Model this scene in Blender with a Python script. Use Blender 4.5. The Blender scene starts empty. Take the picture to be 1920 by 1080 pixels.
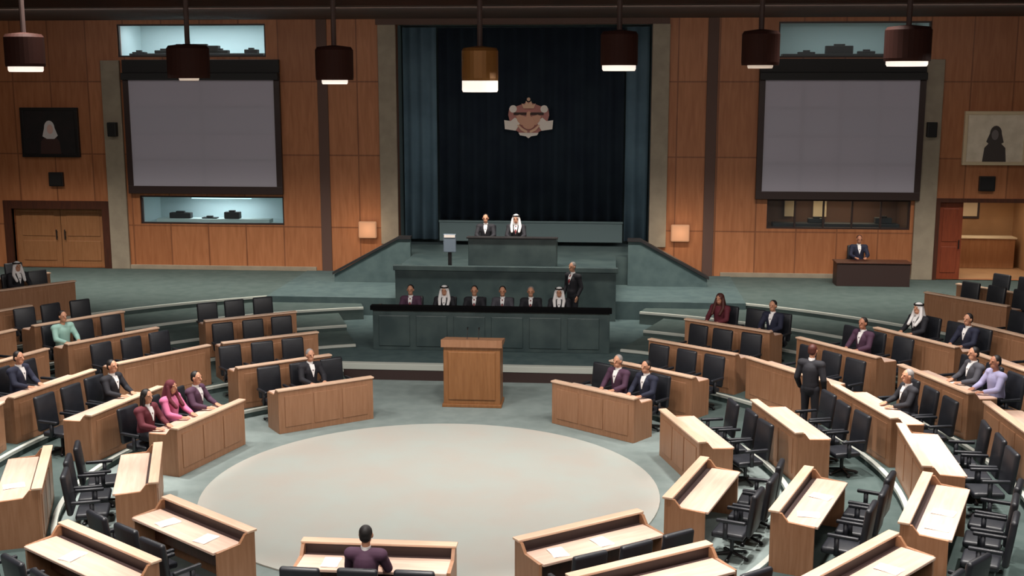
import bpy, bmesh, math, random
from mathutils import Vector, Matrix, Euler

random.seed(7)
SC = bpy.context.scene
COL = SC.collection
R = math.radians
PI = math.pi

# ------------------------------------------------------------------ materials
def lin(c):
    c /= 255.0
    return c / 12.92 if c <= 0.04045 else ((c + 0.055) / 1.055) ** 2.4

def rgb(r, g, b):
    return (lin(r), lin(g), lin(b), 1.0)

def mat(name, color, rough=0.6, metal=0.0, noise=None, scale=12.0, emit=None, strength=0.0, spec=0.5, coat=0.0):
    """Principled material; `noise` is a second colour mixed in by a noise texture."""
    m = bpy.data.materials.new(name)
    m.use_nodes = True
    nt = m.node_tree
    b = nt.nodes['Principled BSDF']
    b.inputs['Base Color'].default_value = color
    b.inputs['Roughness'].default_value = rough
    b.inputs['Metallic'].default_value = metal
    b.inputs['Specular IOR Level'].default_value = spec
    b.inputs['Coat Weight'].default_value = coat
    if noise is not None:
        tc = nt.nodes.new('ShaderNodeTexCoord')
        nz = nt.nodes.new('ShaderNodeTexNoise')
        nz.inputs['Scale'].default_value = scale
        nz.inputs['Detail'].default_value = 5
        mx = nt.nodes.new('ShaderNodeMix')
        mx.data_type = 'RGBA'
        cr = nt.nodes.new('ShaderNodeValToRGB')
        cr.color_ramp.elements[0].position = 0.35
        cr.color_ramp.elements[1].position = 0.65
        nt.links.new(tc.outputs['Object'], nz.inputs['Vector'])
        nt.links.new(nz.outputs['Fac'], cr.inputs['Fac'])
        nt.links.new(cr.outputs['Color'], mx.inputs['Factor'])
        mx.inputs['A'].default_value = color
        mx.inputs['B'].default_value = noise
        nt.links.new(mx.outputs['Result'], b.inputs['Base Color'])
    if emit is not None:
        b.inputs['Emission Color'].default_value = emit
        b.inputs['Emission Strength'].default_value = strength
    return m

def wood(name, c1, c2, rough=0.4, stretch=(14, 14, 1.2), panel=None, seam=None):
    """Wood with grain stretched along one axis; panel=(width, height) adds veneer panels with dark seams in object x/z."""
    m = bpy.data.materials.new(name)
    m.use_nodes = True
    nt = m.node_tree
    b = nt.nodes['Principled BSDF']
    b.inputs['Roughness'].default_value = rough
    tc = nt.nodes.new('ShaderNodeTexCoord')
    mp = nt.nodes.new('ShaderNodeMapping')
    mp.inputs['Scale'].default_value = stretch
    nz = nt.nodes.new('ShaderNodeTexNoise')
    nz.inputs['Scale'].default_value = 1.6
    nz.inputs['Detail'].default_value = 6
    nz.inputs['Distortion'].default_value = 0.6
    cr = nt.nodes.new('ShaderNodeValToRGB')
    cr.color_ramp.elements[0].position = 0.3
    cr.color_ramp.elements[0].color = c1
    cr.color_ramp.elements[1].position = 0.7
    cr.color_ramp.elements[1].color = c2
    nt.links.new(tc.outputs['Object'], mp.inputs['Vector'])
    nt.links.new(mp.outputs['Vector'], nz.inputs['Vector'])
    nt.links.new(nz.outputs['Fac'], cr.inputs['Fac'])
    out = cr.outputs['Color']
    if panel:
        sx = nt.nodes.new('ShaderNodeSeparateXYZ')
        cb = nt.nodes.new('ShaderNodeCombineXYZ')
        nt.links.new(tc.outputs['Object'], sx.inputs[0])
        nt.links.new(sx.outputs['X'], cb.inputs['X'])
        nt.links.new(sx.outputs['Z'], cb.inputs['Y'])
        br = nt.nodes.new('ShaderNodeTexBrick')
        br.offset = 0.0
        br.inputs['Color1'].default_value = (1, 1, 1, 1)
        br.inputs['Color2'].default_value = (0.72, 0.66, 0.6, 1)
        br.inputs['Mortar'].default_value = seam or (0.35, 0.3, 0.28, 1)
        br.inputs['Scale'].default_value = 1.0
        br.inputs['Mortar Size'].default_value = 0.022
        br.inputs['Brick Width'].default_value = panel[0]
        br.inputs['Row Height'].default_value = panel[1]
        nt.links.new(cb.outputs[0], br.inputs['Vector'])
        mx = nt.nodes.new('ShaderNodeMix')
        mx.data_type = 'RGBA'
        mx.blend_type = 'MULTIPLY'
        mx.inputs['Factor'].default_value = 0.75
        nt.links.new(out, mx.inputs['A'])
        nt.links.new(br.outputs['Color'], mx.inputs['B'])
        out = mx.outputs['Result']
    nt.links.new(out, b.inputs['Base Color'])
    return m

def glass(name, tint=(0.9, 0.97, 1.0, 1)):
    m = bpy.data.materials.new(name)
    m.use_nodes = True
    nt = m.node_tree
    nt.nodes.remove(nt.nodes['Principled BSDF'])
    out = nt.nodes['Material Output']
    tr = nt.nodes.new('ShaderNodeBsdfTransparent')
    tr.inputs['Color'].default_value = tint
    gl = nt.nodes.new('ShaderNodeBsdfGlossy')
    gl.inputs['Roughness'].default_value = 0.4
    mx = nt.nodes.new('ShaderNodeMixShader')
    mx.inputs[0].default_value = 0.03
    nt.links.new(tr.outputs[0], mx.inputs[1])
    nt.links.new(gl.outputs[0], mx.inputs[2])
    nt.links.new(mx.outputs[0], out.inputs['Surface'])
    return m

M = {}
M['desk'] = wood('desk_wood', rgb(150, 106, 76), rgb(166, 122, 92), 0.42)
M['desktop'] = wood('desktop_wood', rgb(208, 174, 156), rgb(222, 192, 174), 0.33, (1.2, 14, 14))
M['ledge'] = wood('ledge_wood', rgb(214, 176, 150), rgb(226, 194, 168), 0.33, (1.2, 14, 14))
M['trough'] = mat('trough_dark', rgb(58, 42, 40), 0.5)
M['lectern'] = wood('lectern_wood', rgb(132, 86, 48), rgb(150, 102, 62), 0.42)
M['wall_wood'] = wood('wall_wood', rgb(160, 100, 62), rgb(180, 118, 78), 0.5, (7, 7, 0.7), panel=(1.22, 2.25))
M['pilaster'] = mat('pilaster_stone', rgb(150, 138, 120), 0.6, noise=rgb(138, 126, 110), scale=3)
M['dark_wood'] = wood('dark_wood', rgb(58, 30, 20), rgb(80, 42, 26), 0.45)
M['door_wood'] = wood('door_wood', rgb(140, 94, 58), rgb(156, 108, 72), 0.45)
M['red_wood'] = wood('red_wood', rgb(118, 50, 28), rgb(138, 66, 38), 0.45)
M['carpet'] = mat('floor_carpet', rgb(126, 138, 136), 0.95, noise=rgb(136, 148, 146), scale=3.0, spec=0.1)
M['tier'] = mat('tier_carpet', rgb(78, 90, 88), 0.95, noise=rgb(70, 83, 81), scale=3.0, spec=0.1)
M['nosing'] = mat('tier_nosing', rgb(182, 186, 178), 0.6)
M['circle'] = mat('medallion_stone', rgb(184, 190, 184), 0.6, noise=rgb(188, 184, 176), scale=0.9, spec=0.3)
M['green'] = mat('green_marble', rgb(70, 84, 84), 0.35, noise=rgb(54, 68, 70), scale=2.2)
M['green_carpet'] = mat('stage_carpet', rgb(80, 96, 97), 0.9, noise=rgb(70, 86, 88), scale=3, spec=0.1)
M['dark_edge'] = mat('dark_edge', rgb(26, 24, 26), 0.6)
M['black_top'] = mat('black_counter', rgb(9, 9, 11), 0.9, spec=0.1)
M['curtain'] = mat('curtain_cloth', rgb(40, 50, 60), 0.9, noise=rgb(34, 42, 54), scale=1.2, spec=0.1)
M['side_curtain'] = mat('side_curtain_cloth', rgb(104, 130, 146), 0.9, noise=rgb(92, 116, 132), scale=1.2, spec=0.1)
M['teal_panel'] = mat('teal_panel', rgb(96, 116, 120), 0.7)
M['ceiling'] = mat('ceiling_dark', rgb(84, 58, 48), 0.85, noise=rgb(70, 56, 50), scale=0.8)
M['beam'] = mat('beam_dark', rgb(88, 64, 56), 0.7)
M['leather'] = mat('black_leather', rgb(36, 38, 44), 0.42, noise=rgb(28, 30, 36), scale=6)
M['chrome'] = mat('dark_metal', rgb(60, 60, 62), 0.35, metal=0.8)
def dim_screen(name, sx):
    m = mat(name, rgb(150, 148, 158), 0.85, spec=0.1)
    nt = m.node_tree
    b = nt.nodes['Principled BSDF']
    tc = nt.nodes.new('ShaderNodeTexCoord')
    sp = nt.nodes.new('ShaderNodeSeparateXYZ'); cb = nt.nodes.new('ShaderNodeCombineXYZ')
    nt.links.new(tc.outputs['Generated'], sp.inputs[0])
    nt.links.new(sp.outputs['X'], cb.inputs['X']); nt.links.new(sp.outputs['Z'], cb.inputs['Y'])
    br = nt.nodes.new('ShaderNodeTexBrick'); br.offset = 0.0
    br.inputs['Color1'].default_value = rgb(54, 48, 51); br.inputs['Color2'].default_value = rgb(50, 46, 49); br.inputs['Mortar'].default_value = rgb(45, 40, 42)
    br.inputs['Scale'].default_value = 1.0; br.inputs['Mortar Size'].default_value = 0.03; br.inputs['Mortar Smooth'].default_value = 1.0
    br.inputs['Brick Width'].default_value = sx; br.inputs['Row Height'].default_value = 0.25
    nt.links.new(cb.outputs[0], br.inputs['Vector'])
    nt.links.new(br.outputs['Color'], b.inputs['Emission Color'])
    b.inputs['Emission Strength'].default_value = 1.0
    return m

M['screen'] = dim_screen('screen_picture', 0.5)
M['screen_b'] = dim_screen('screen_picture_tiles', 0.25)
M['frame_dark'] = mat('frame_dark', rgb(46, 30, 28), 0.5)
M['black'] = mat('black_plastic', rgb(14, 13, 14), 0.5)
M['booth_wall'] = mat('booth_wall', rgb(196, 208, 208), 0.8)
M['booth_grey'] = mat('booth_wall_grey', rgb(170, 182, 178), 0.8)
M['booth_dim'] = mat('booth_wall_brown', rgb(96, 66, 50), 0.8)
M['booth_dark'] = mat('booth_dark', rgb(26, 26, 28), 0.7)
M['glass'] = glass('window_glass')
M['cream'] = mat('cream_paint', rgb(206, 186, 154), 0.8)
M['corridor'] = mat('corridor_paint', rgb(170, 130, 90), 0.8, noise=rgb(150, 112, 76), scale=1.0)
M['lamp_body'] = mat('pendant_bronze', rgb(54, 28, 22), 0.7, spec=0.2)
M['lamp_brass'] = mat('pendant_brass', rgb(150, 104, 54), 0.35, metal=0.3)
M['rod'] = mat('pendant_rod', rgb(84, 66, 62), 0.6)
M['glow'] = mat('lamp_glow', rgb(255, 245, 235), 0.5, emit=rgb(255, 240, 226), strength=0.95)
M['glow_dim'] = mat('lamp_glow_dim', rgb(240, 225, 210), 0.5, emit=rgb(255, 232, 210), strength=0.4)
M['sconce_glow'] = mat('sconce_glow', rgb(130, 90, 66), 0.6, emit=rgb(225, 170, 128), strength=0.42)
M['tube_glow'] = mat('tube_glow', rgb(230, 250, 250), 0.5, emit=rgb(200, 244, 246), strength=2.0)
M['tube_dim'] = mat('tube_dim', rgb(120, 130, 132), 0.5, emit=rgb(150, 170, 172), strength=0.25)
M['paper'] = mat('paper', rgb(240, 238, 234), 0.8)
M['skin'] = mat('skin', rgb(190, 138, 110), 0.55)
M['skin_b'] = mat('skin_tan', rgb(170, 116, 90), 0.55)
M['white_cloth'] = mat('white_cloth', rgb(232, 230, 230), 0.8)
M['hair'] = mat('black_hair', rgb(22, 17, 17), 0.6)
M['hair_brown'] = mat('auburn_hair', rgb(72, 30, 22), 0.6)
M['hair_grey'] = mat('grey_hair', rgb(130, 126, 124), 0.6)
M['suit'] = mat('dark_suit', rgb(24, 24, 32), 0.8)
M['suit_navy'] = mat('navy_suit', rgb(26, 30, 52), 0.8)
M['suit_grey'] = mat('grey_suit', rgb(66, 66, 74), 0.8)
M['suit_plum'] = mat('plum_cloth', rgb(72, 44, 66), 0.8)
M['maroon'] = mat('maroon_cloth', rgb(92, 30, 42), 0.8)
M['pink'] = mat('pink_cloth', rgb(206, 110, 150), 0.8)
M['lavender'] = mat('lavender_cloth', rgb(164, 160, 196), 0.8)
M['teal_cloth'] = mat('teal_cloth', rgb(150, 190, 180), 0.8)
M['tie'] = mat('red_tie', rgb(110, 26, 32), 0.6)
M['shoe'] = mat('black_shoe', rgb(18, 16, 16), 0.35)
M['eye'] = mat('eye_dark', rgb(26, 18, 16), 0.3)
M['monitor'] = mat('monitor_shell', rgb(108, 122, 136), 0.5)
M['emb_mantle'] = mat('emblem_mantle', rgb(190, 128, 122), 0.6)
M['emb_light'] = mat('emblem_lining', rgb(246, 236, 228), 0.6)
M['emb_gold'] = mat('emblem_gold', rgb(232, 190, 160), 0.45)
M['emb_dark'] = mat('emblem_dark', rgb(60, 36, 32), 0.6)
M['emb_bronze'] = mat('emblem_bronze', rgb(220, 166, 140), 0.5)
M['canvas_dark'] = mat('canvas_dark', rgb(16, 12, 14), 0.7, noise=rgb(26, 16, 18), scale=3)
M['canvas_pale'] = mat('canvas_pale', rgb(226, 212, 192), 0.7, noise=rgb(210, 196, 174), scale=3)
M['fig_grey'] = mat('painted_grey', rgb(112, 104, 104), 0.7)
M['fig_dark'] = mat('painted_dark', rgb(66, 58, 56), 0.7)
M['fig_pale'] = mat('painted_pale', rgb(206, 200, 200), 0.7)
M['fig_skin'] = mat('painted_skin', rgb(214, 176, 166), 0.7)
M['speaker_grille'] = mat('speaker_grille', rgb(18, 16, 17), 0.8)

# ------------------------------------------------------------------ mesh helpers
class MB:
    def __init__(self):
        self.bm = bmesh.new()

    def box(self, x0, x1, y0, y1, z0, z1, bev=0.0, seg=2, rot=None, piv=None):
        vs = [self.bm.verts.new(p) for p in ((x0, y0, z0), (x1, y0, z0), (x1, y1, z0), (x0, y1, z0),
                                             (x0, y0, z1), (x1, y0, z1), (x1, y1, z1), (x0, y1, z1))]
        fs = [(0, 3, 2, 1), (4, 5, 6, 7), (0, 1, 5, 4), (1, 2, 6, 5), (2, 3, 7, 6), (3, 0, 4, 7)]
        fa = [self.bm.faces.new([vs[i] for i in f]) for f in fs]
        geo = set(vs)
        if bev > 0:
            es = list({e for f in fa for e in f.edges})
            r = bmesh.ops.bevel(self.bm, geom=es, offset=bev, segments=seg, affect='EDGES', profile=0.5)
            geo = {v for f in r['faces'] for v in f.verts} | {v for v in vs if v.is_valid}
        if rot is not None:
            mtx = Euler(rot).to_matrix()
            p = Vector(piv if piv else ((x0 + x1) / 2, (y0 + y1) / 2, (z0 + z1) / 2))
            for v in geo:
                v.co = mtx @ (v.co - p) + p
        return self

    def prism(self, pts, y0, y1, axis='y'):
        """Polygon pts in (x,z) extruded along y (axis y), or (y,z) along x (axis x), or (x,y) along z."""
        def P(a, b, t):
            return {'y': (a, t, b), 'x': (t, a, b), 'z': (a, b, t)}[axis]
        n = len(pts)
        A = [self.bm.verts.new(P(a, b, y0)) for a, b in pts]
        B = [self.bm.verts.new(P(a, b, y1)) for a, b in pts]
        self.bm.faces.new(A)
        self.bm.faces.new(B[::-1])
        for i in range(n):
            self.bm.faces.new((A[i], B[i], B[(i + 1) % n], A[(i + 1) % n]))
        return self

    def lathe(self, prof, c=(0, 0, 0), n=24, axis='z'):
        """Rings of (radius, height)."""
        rings = []
        for r, h in prof:
            ring = []
            for k in range(n):
                a = 2 * PI * k / n
                p = (r * math.cos(a), r * math.sin(a), h)
                if axis == 'y':
                    p = (p[0], h, p[1])
                ring.append(self.bm.verts.new((p[0] + c[0], p[1] + c[1], p[2] + c[2])))
            rings.append(ring)
        for a, b in zip(rings, rings[1:]):
            for k in range(n):
                self.bm.faces.new((a[k], a[(k + 1) % n], b[(k + 1) % n], b[k]))
        self.bm.faces.new(rings[0][::-1])
        self.bm.faces.new(rings[-1])
        return self

    def cap(self, a, b, ra, rb, n=10, m=4):
        """Tapered capsule from a to b."""
        a, b = Vector(a), Vector(b)
        d = b - a
        L = d.length
        w = d / L if L > 1e-6 else Vector((0, 0, 1))
        u = w.orthogonal().normalized()
        v = w.cross(u)
        rings = []
        for i in range(m + 1):
            t = -PI / 2 + (PI / 2) * i / m
            rings.append((a + w * (ra * math.sin(t)), max(ra * math.cos(t), 1e-4)))
        for i in range(m + 1):
            t = (PI / 2) * i / m
            rings.append((b + w * (rb * math.sin(t)), max(rb * math.cos(t), 1e-4)))
        vr = [[self.bm.verts.new(c + (u * math.cos(2 * PI * k / n) + v * math.sin(2 * PI * k / n)) * r) for k in range(n)] for c, r in rings]
        for p, q in zip(vr, vr[1:]):
            for k in range(n):
                self.bm.faces.new((p[k], p[(k + 1) % n], q[(k + 1) % n], q[k]))
        self.bm.faces.new(vr[0][::-1])
        self.bm.faces.new(vr[-1])
        return self

    def ell(self, c, r, rot=(0, 0, 0), n=14, m=9):
        mtx = Euler(rot).to_matrix()
        c = Vector(c)
        rings = []
        for i in range(m + 1):
            t = -PI / 2 + PI * i / m
            cr = max(math.cos(t), 1e-3)
            rings.append([self.bm.verts.new(c + mtx @ Vector((r[0] * cr * math.cos(2 * PI * k / n), r[1] * cr * math.sin(2 * PI * k / n), r[2] * math.sin(t)))) for k in range(n)])
        for p, q in zip(rings, rings[1:]):
            for k in range(n):
                self.bm.faces.new((p[k], p[(k + 1) % n], q[(k + 1) % n], q[k]))
        self.bm.faces.new(rings[0][::-1])
        self.bm.faces.new(rings[-1])
        return self

    def mesh(self, name, m, smooth=False):
        bmesh.ops.recalc_face_normals(self.bm, faces=self.bm.faces[:])
        me = bpy.data.meshes.new(name)
        self.bm.to_mesh(me)
        self.bm.free()
        if m is not None:
            me.materials.append(m)
        if smooth:
            for p in me.polygons:
                p.use_smooth = True
        return me

    def build(self, name, m, parent=None, smooth=False):
        o = bpy.data.objects.new(name, self.mesh(name, m, smooth))
        COL.objects.link(o)
        if parent is not None:
            o.parent = parent
        return o

def put(name, me, parent=None, loc=(0, 0, 0), rz=0.0):
    o = bpy.data.objects.new(name, me)
    COL.objects.link(o)
    o.location = loc
    o.rotation_euler = (0, 0, rz)
    if parent is not None:
        o.parent = parent
    return o

def tag(o, label, cat, group=None):
    o['label'] = label
    o['category'] = cat
    if group:
        o['group'] = group
    return o

def struct(o):
    o['kind'] = 'structure'
    return o

def thing(name, label, cat, loc=(0, 0, 0), rz=0.0, group=None):
    o = bpy.data.objects.new(name, None)
    COL.objects.link(o)
    o.empty_display_size = 0.2
    o.location = loc
    o.rotation_euler = (0, 0, rz)
    return tag(o, label, cat, group)

def copy_tree(o, parent=None):
    c = o.copy()
    COL.objects.link(c)
    if parent is not None:
        c.parent = parent
    for ch in list(o.children):
        copy_tree(ch, c)
    return c

ORD = ['first', 'second', 'third', 'fourth', 'fifth', 'sixth', 'seventh', 'eighth', 'ninth', 'tenth', 'eleventh', 'twelfth']

# ------------------------------------------------------------------ camera
CAM = Vector((2.95, -18.68, 6.8))
PITCH, YAW, FPX = R(10.05), R(4.86), 2200.0
cd = bpy.data.cameras.new('camera')
cam = bpy.data.objects.new('camera', cd)
COL.objects.link(cam)
cam.location = CAM
cam.rotation_euler = (PI / 2 - PITCH, 0, YAW)
cd.sensor_width = 36
cd.lens = FPX * 36 / 1920
cd.clip_end = 200
SC.camera = cam

def frame(p):
    q = Euler((PI / 2 - PITCH, 0, YAW)).to_matrix().inverted() @ (Vector(p) - CAM)
    if q.z > -0.1:
        return (1e6, 1e6)
    return (960 - q.x / q.z * FPX, 540 + q.y / q.z * FPX)

# ------------------------------------------------------------------ the room
TOP = 0.85                       # level of the outermost tier, at the walls
WY = 17.3                        # front wall plane
CEIL = 8.62
TIERS = [(5.9, 0.15), (7.6, 0.30), (9.4, 0.45), (11.1, 0.58), (12.8, 0.70), (14.5, TOP)]

def arc(r, a0, a1, n):
    return [(r * math.sin(R(a0 + (a1 - a0) * i / n)), r * math.cos(R(a0 + (a1 - a0) * i / n))) for i in range(n + 1)]

f = MB(); f.box(-30, 30, -30, 22, -0.3, 0)
struct(f.build('floor', M['carpet']))

# stepped tiers: concentric rings, open towards the stage
t = MB()
rs = [k for k in TIERS] + [(34, TOP)]
for (r0, z), (r1, _z) in zip(rs, rs[1:]):
    g = 24 if r0 < 9 else (20 if r0 < 12 else 17)
    n = 120
    A, B = arc(r0, g, 360 - g, n), arc(r1, g, 360 - g, n)
    if r1 > 30:                   # the last tier runs on to the walls
        B = []
        for i in range(n + 1):
            a = R(g + (360 - 2 * g) * i / n)
            sn, cs = math.sin(a), math.cos(a)
            d = min(34, (WY + 0.1) / cs if cs > 0.01 else 99, 24 / abs(cs) if cs < -0.01 else 99, 24 / abs(sn) if abs(sn) > 0.01 else 99)
            B.append((sn * d, cs * d))
    for i in range(n):
        q = [A[i], A[i + 1], B[i + 1], B[i]]
        lo = [t.bm.verts.new((x, y, -0.05)) for x, y in q]
        hi = [t.bm.verts.new((x, y, z)) for x, y in q]
        t.bm.faces.new(hi)
        for a in range(4):
            if a == 0 or a == 2 or (a == 3 and i == 0) or (a == 1 and i == n - 1):
                t.bm.faces.new((lo[a], lo[(a + 1) % 4], hi[(a + 1) % 4], hi[a]))
o = t.build('tiered_floor', M['tier']); struct(o)
for k, (r0, z) in enumerate(TIERS):   # pale nosing along each tier's edge
    g = 24 if r0 < 9 else (20 if r0 < 12 else 17)
    n = 120
    A, B = arc(r0 - 0.015, g, 360 - g, n), arc(r0 + 0.07, g, 360 - g, n)
    b = MB()
    for i in range(n):
        q = [A[i], A[i + 1], B[i + 1], B[i]]
        lo = [b.bm.verts.new((x, y, z - 0.05)) for x, y in q]
        hi = [b.bm.verts.new((x, y, z + 0.006)) for x, y in q]
        b.bm.faces.new(hi)
        b.bm.faces.new((lo[0], lo[1], hi[1], hi[0]))
        b.bm.faces.new((lo[2], lo[3], hi[3], hi[2]))
    struct(b.build('trim_%d' % (k + 1), M['nosing']))

# openings in the front wall: x0, x1, z0, z1
OPEN = dict(door_l=(-16.2, -13.2, TOP, 2.75), up_l=(-12.4, -7.7, 7.5, 8.5), lo_l=(-11.95, -7.3, 2.3, 3.2),
            alcove=(-3.65, 4.1, TOP, 8.45), up_r=(7.8, 12.2, 7.45, 8.5), lo_r=(7.65, 11.9, 2.35, 3.25),
            door_r=(12.75, 16.0, TOP, 3.2))

def wall_panels(mb, x0, x1, z0, z1, y0, y1, holes):
    xs = sorted({x0, x1} | {v for h in holes for v in h[:2]})
    zs = sorted({z0, z1} | {v for h in holes for v in h[2:]})
    for a, b in zip(xs, xs[1:]):
        run = None
        for c, d in zip(zs, zs[1:]):
            mx, mz = (a + b) / 2, (c + d) / 2
            if any(h[0] < mx < h[1] and h[2] < mz < h[3] for h in holes):
                if run: mb.box(a, b, y0, y1, *run)
                run = None
            else:
                run = (run[0], d) if run else (c, d)
        if run: mb.box(a, b, y0, y1, *run)

w = MB(); wall_panels(w, -24, 24, 0, CEIL, WY, WY + 0.3, list(OPEN.values()))
struct(w.build('wall_front', M['wall_wood']))
for nm, b in (('wall_left', (-24.3, -24, -24, 22)), ('wall_right', (24, 24.3, -24, 22)), ('wall_back', (-24, 24, -24.3, -24))):
    w = MB(); w.box(b[0], b[1], b[2], b[3], -0.1, 11.5)
    struct(w.build(nm, M['wall_wood']))
# ceiling: low soffit over the front of the room, higher over the seats
c = MB()
c.box(-24.3, 24.3, 11.0, 22, CEIL, CEIL + 0.2)
c.box(-24.3, 24.3, 10.8, 11.0, CEIL, 11.4)
c.box(-24.3, 24.3, -24.3, 11.0, 11.2, 11.4)
struct(c.build('ceiling', M['ceiling']))
b = MB(); b.box(-4.25, 4.6, WY - 0.14, WY, 8.45, CEIL)
struct(b.build('trim_7', M['beam']))
# pale pilasters
for k, (x0, x1, z0, z1) in enumerate([(-12.95, -12.35, TOP, 7.4), (-4.2, -3.65, 1.75, 8.45), (4.1, 4.62, 1.75, 8.45), (12.0, 12.62, TOP, 7.4)]):
    b = MB(); b.box(x0, x1, WY - 0.1, WY, z0, z1, 0.015)
    struct(b.build('trim_%d' % (8 + k), M['pilaster']))
# narrow grooves / posts between the veneer panels
for k, x in enumerate((-5.95, 5.9)):
    b = MB(); b.box(x - 0.16, x + 0.16, WY - 0.05, WY, TOP, CEIL, 0.01)
    struct(b.build('trim_%d' % (12 + k), M['beam']))
# pale plinth rail along the foot of the panels
for side, x0, x1 in (('left', -12.35, -6.3), ('right', 6.3, 12.0)):
    b = MB(); b.box(x0, x1, WY - 0.06, WY, TOP, TOP + 0.14, 0.01)
    struct(b.build('baseboard_' + side, M['pilaster']))

# rooms behind the openings
def niche(name, x0, x1, z0, z1, depth, m, y=WY + 0.3):
    b = MB()
    th = 0.1
    b.box(x0 - th, x1 + th, y + depth, y + depth + th, z0 - th, z1 + th)
    b.box(x0 - th, x0, y, y + depth, z0 - th, z1 + th)
    b.box(x1, x1 + th, y, y + depth, z0 - th, z1 + th)
    b.box(x0, x1, y, y + depth, z0 - th, z0)
    b.box(x0, x1, y, y + depth, z1, z1 + th)
    return struct(b.build(name, m))

niche('wall_upper_booth', *OPEN['up_l'][:3], 8.6, 1.6, M['booth_wall'])
niche('wall_upper_booth', *OPEN['up_r'][:3], 8.6, 1.6, M['booth_grey'])
niche('wall_lower_booth', *OPEN['lo_l'], 1.4, M['booth_wall'])
niche('wall_lower_booth', *OPEN['lo_r'], 1.4, M['booth_dim'])
x0, x1, z0, z1 = OPEN['alcove']
niche('wall_alcove', x0, x1, z0, z1, 1.2, M['teal_panel'])
x0, x1, z0, z1 = OPEN['door_r']
niche('wall_lobby', x0, x1, z0, z1, 3.0, M['corridor'])

def window(n, key, bars):
    x0, x1, z0, z1 = OPEN[key]
    t = 0.05
    o = bpy.data.objects.new('window_%d' % n, None)
    COL.objects.link(o); struct(o)
    o.location = ((x0 + x1) / 2, WY + 0.1, z0)
    hx, h = (x1 - x0) / 2, z1 - z0
    b = MB()
    b.box(-hx, hx, -0.05, 0.05, 0, t); b.box(-hx, hx, -0.05, 0.05, h - t, h)
    b.box(-hx, -hx + t, -0.05, 0.05, t, h - t); b.box(hx - t, hx, -0.05, 0.05, t, h - t)
    for k in range(bars):
        x = -hx + 2 * hx * (k + 1) / (bars + 1)
        b.box(x - t / 2, x + t / 2, -0.04, 0.04, t, h - t)
    b.build('window_frame', M['frame_dark'], o)
    g = MB(); g.box(-hx + t, hx - t, -0.006, 0.006, t, h - t)
    g.build('pane', M['glass'], o)

window(1, 'up_l', 0); window(2, 'up_r', 0); window(3, 'lo_l', 0); window(4, 'lo_r', 4)

def lamp_area(name, loc, size, power, color, rot=(0, 0, 0), size_y=None, shape='DISK', spread=None):
    l = bpy.data.lights.new(name, 'AREA')
    l.shape = shape if size_y is None else 'RECTANGLE'
    l.size = size
    if size_y is not None: l.size_y = size_y
    l.energy = power
    l.color = color
    if spread: l.spread = spread
    o = bpy.data.objects.new(name, l)
    COL.objects.link(o)
    o.location = loc
    o.rotation_euler = rot
    return o

COOL = (0.96, 0.99, 1.0)
WARM = (1.0, 0.72, 0.46)
NEUT = (1.0, 0.94, 0.88)
# ------------------------------------------------------------------ booth contents
def ceiling_tube(name, label, x0, x1, y, z, glow='tube_dim'):
    o = thing(name, label, 'lamp', ((x0 + x1) / 2, y, z))
    h = (x1 - x0) / 2
    b = MB(); b.box(-h, h, -0.06, 0.06, -0.03, 0)
    if glow == 'tube_glow': b.box(-0.6, -0.56, -0.015, 0.015, 0, 0.105); b.box(0.56, 0.6, -0.015, 0.015, 0, 0.105)
    b.build('housing', M['chrome'], o)
    b = MB(); b.box(-h + 0.02, h - 0.02, -0.045, 0.045, -0.06, -0.03, 0.01); b.build('diffuser', M[glow], o)
    return o

ceiling_tube('tube_lamp', 'cool tube lamp lighting the bright booth above the screen near the dark portrait', -11.8, -8.2, WY + 0.7, 8.599)
lamp_area('booth_light', (-10.0, WY + 0.7, 8.536), 3.8, 72, COOL, size_y=0.3)
ceiling_tube('tube_lamp', 'cool tube lamp lighting the dimmer booth above the screen near the pale portrait', 8.4, 11.6, WY + 0.7, 8.599)
lamp_area('booth_light', (10.0, WY + 0.7, 8.536), 3.4, 18, COOL, size_y=0.3)
ceiling_tube('tube_lamp', 'cool tube lamp inside the lit booth below the screen near the dark portrait', -10.6, -8.6, WY + 0.9, 3.09, 'tube_glow')
lamp_area('booth_light', (-9.6, WY + 0.9, 3.0), 2.0, 26, COOL, size_y=0.3)
lamp_area('booth_light', (10.0, WY + 0.8, 3.2), 2.5, 22, WARM, size_y=0.3)
lamp_area('lobby_light', (14.6, WY + 1.6, 3.15), 1.6, 30, (1.0, 0.82, 0.62), size_y=1.2)

# booth consoles, seen as dark silhouettes through the glass
def console(label, x0, x1, y, z, hs, group=None, base='booth_dark'):
    """a dark equipment desk whose top outline is given by hs = [(fraction, height)]"""
    o = thing('equipment_desk', label, 'equipment desk', ((x0 + x1) / 2, y, z), 0, group)
    h = (x1 - x0) / 2
    b = MB(); b.box(-h, h, -0.22, 0.22, 0.0, 0.12, 0.01); b.build('desk_body', M[base], o)
    for fx, wd, hh in hs:
        b = MB(); cx = -h + 2 * h * fx
        b.box(cx - wd / 2, cx + wd / 2, -0.12, 0.12, 0.12, hh, 0.02)
        b.box(cx - wd / 5, cx + wd / 5, -0.1, 0.02, hh, hh + 0.05, 0.01)
        b.build('console_unit', M['booth_dark'], o)
    return o

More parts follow.
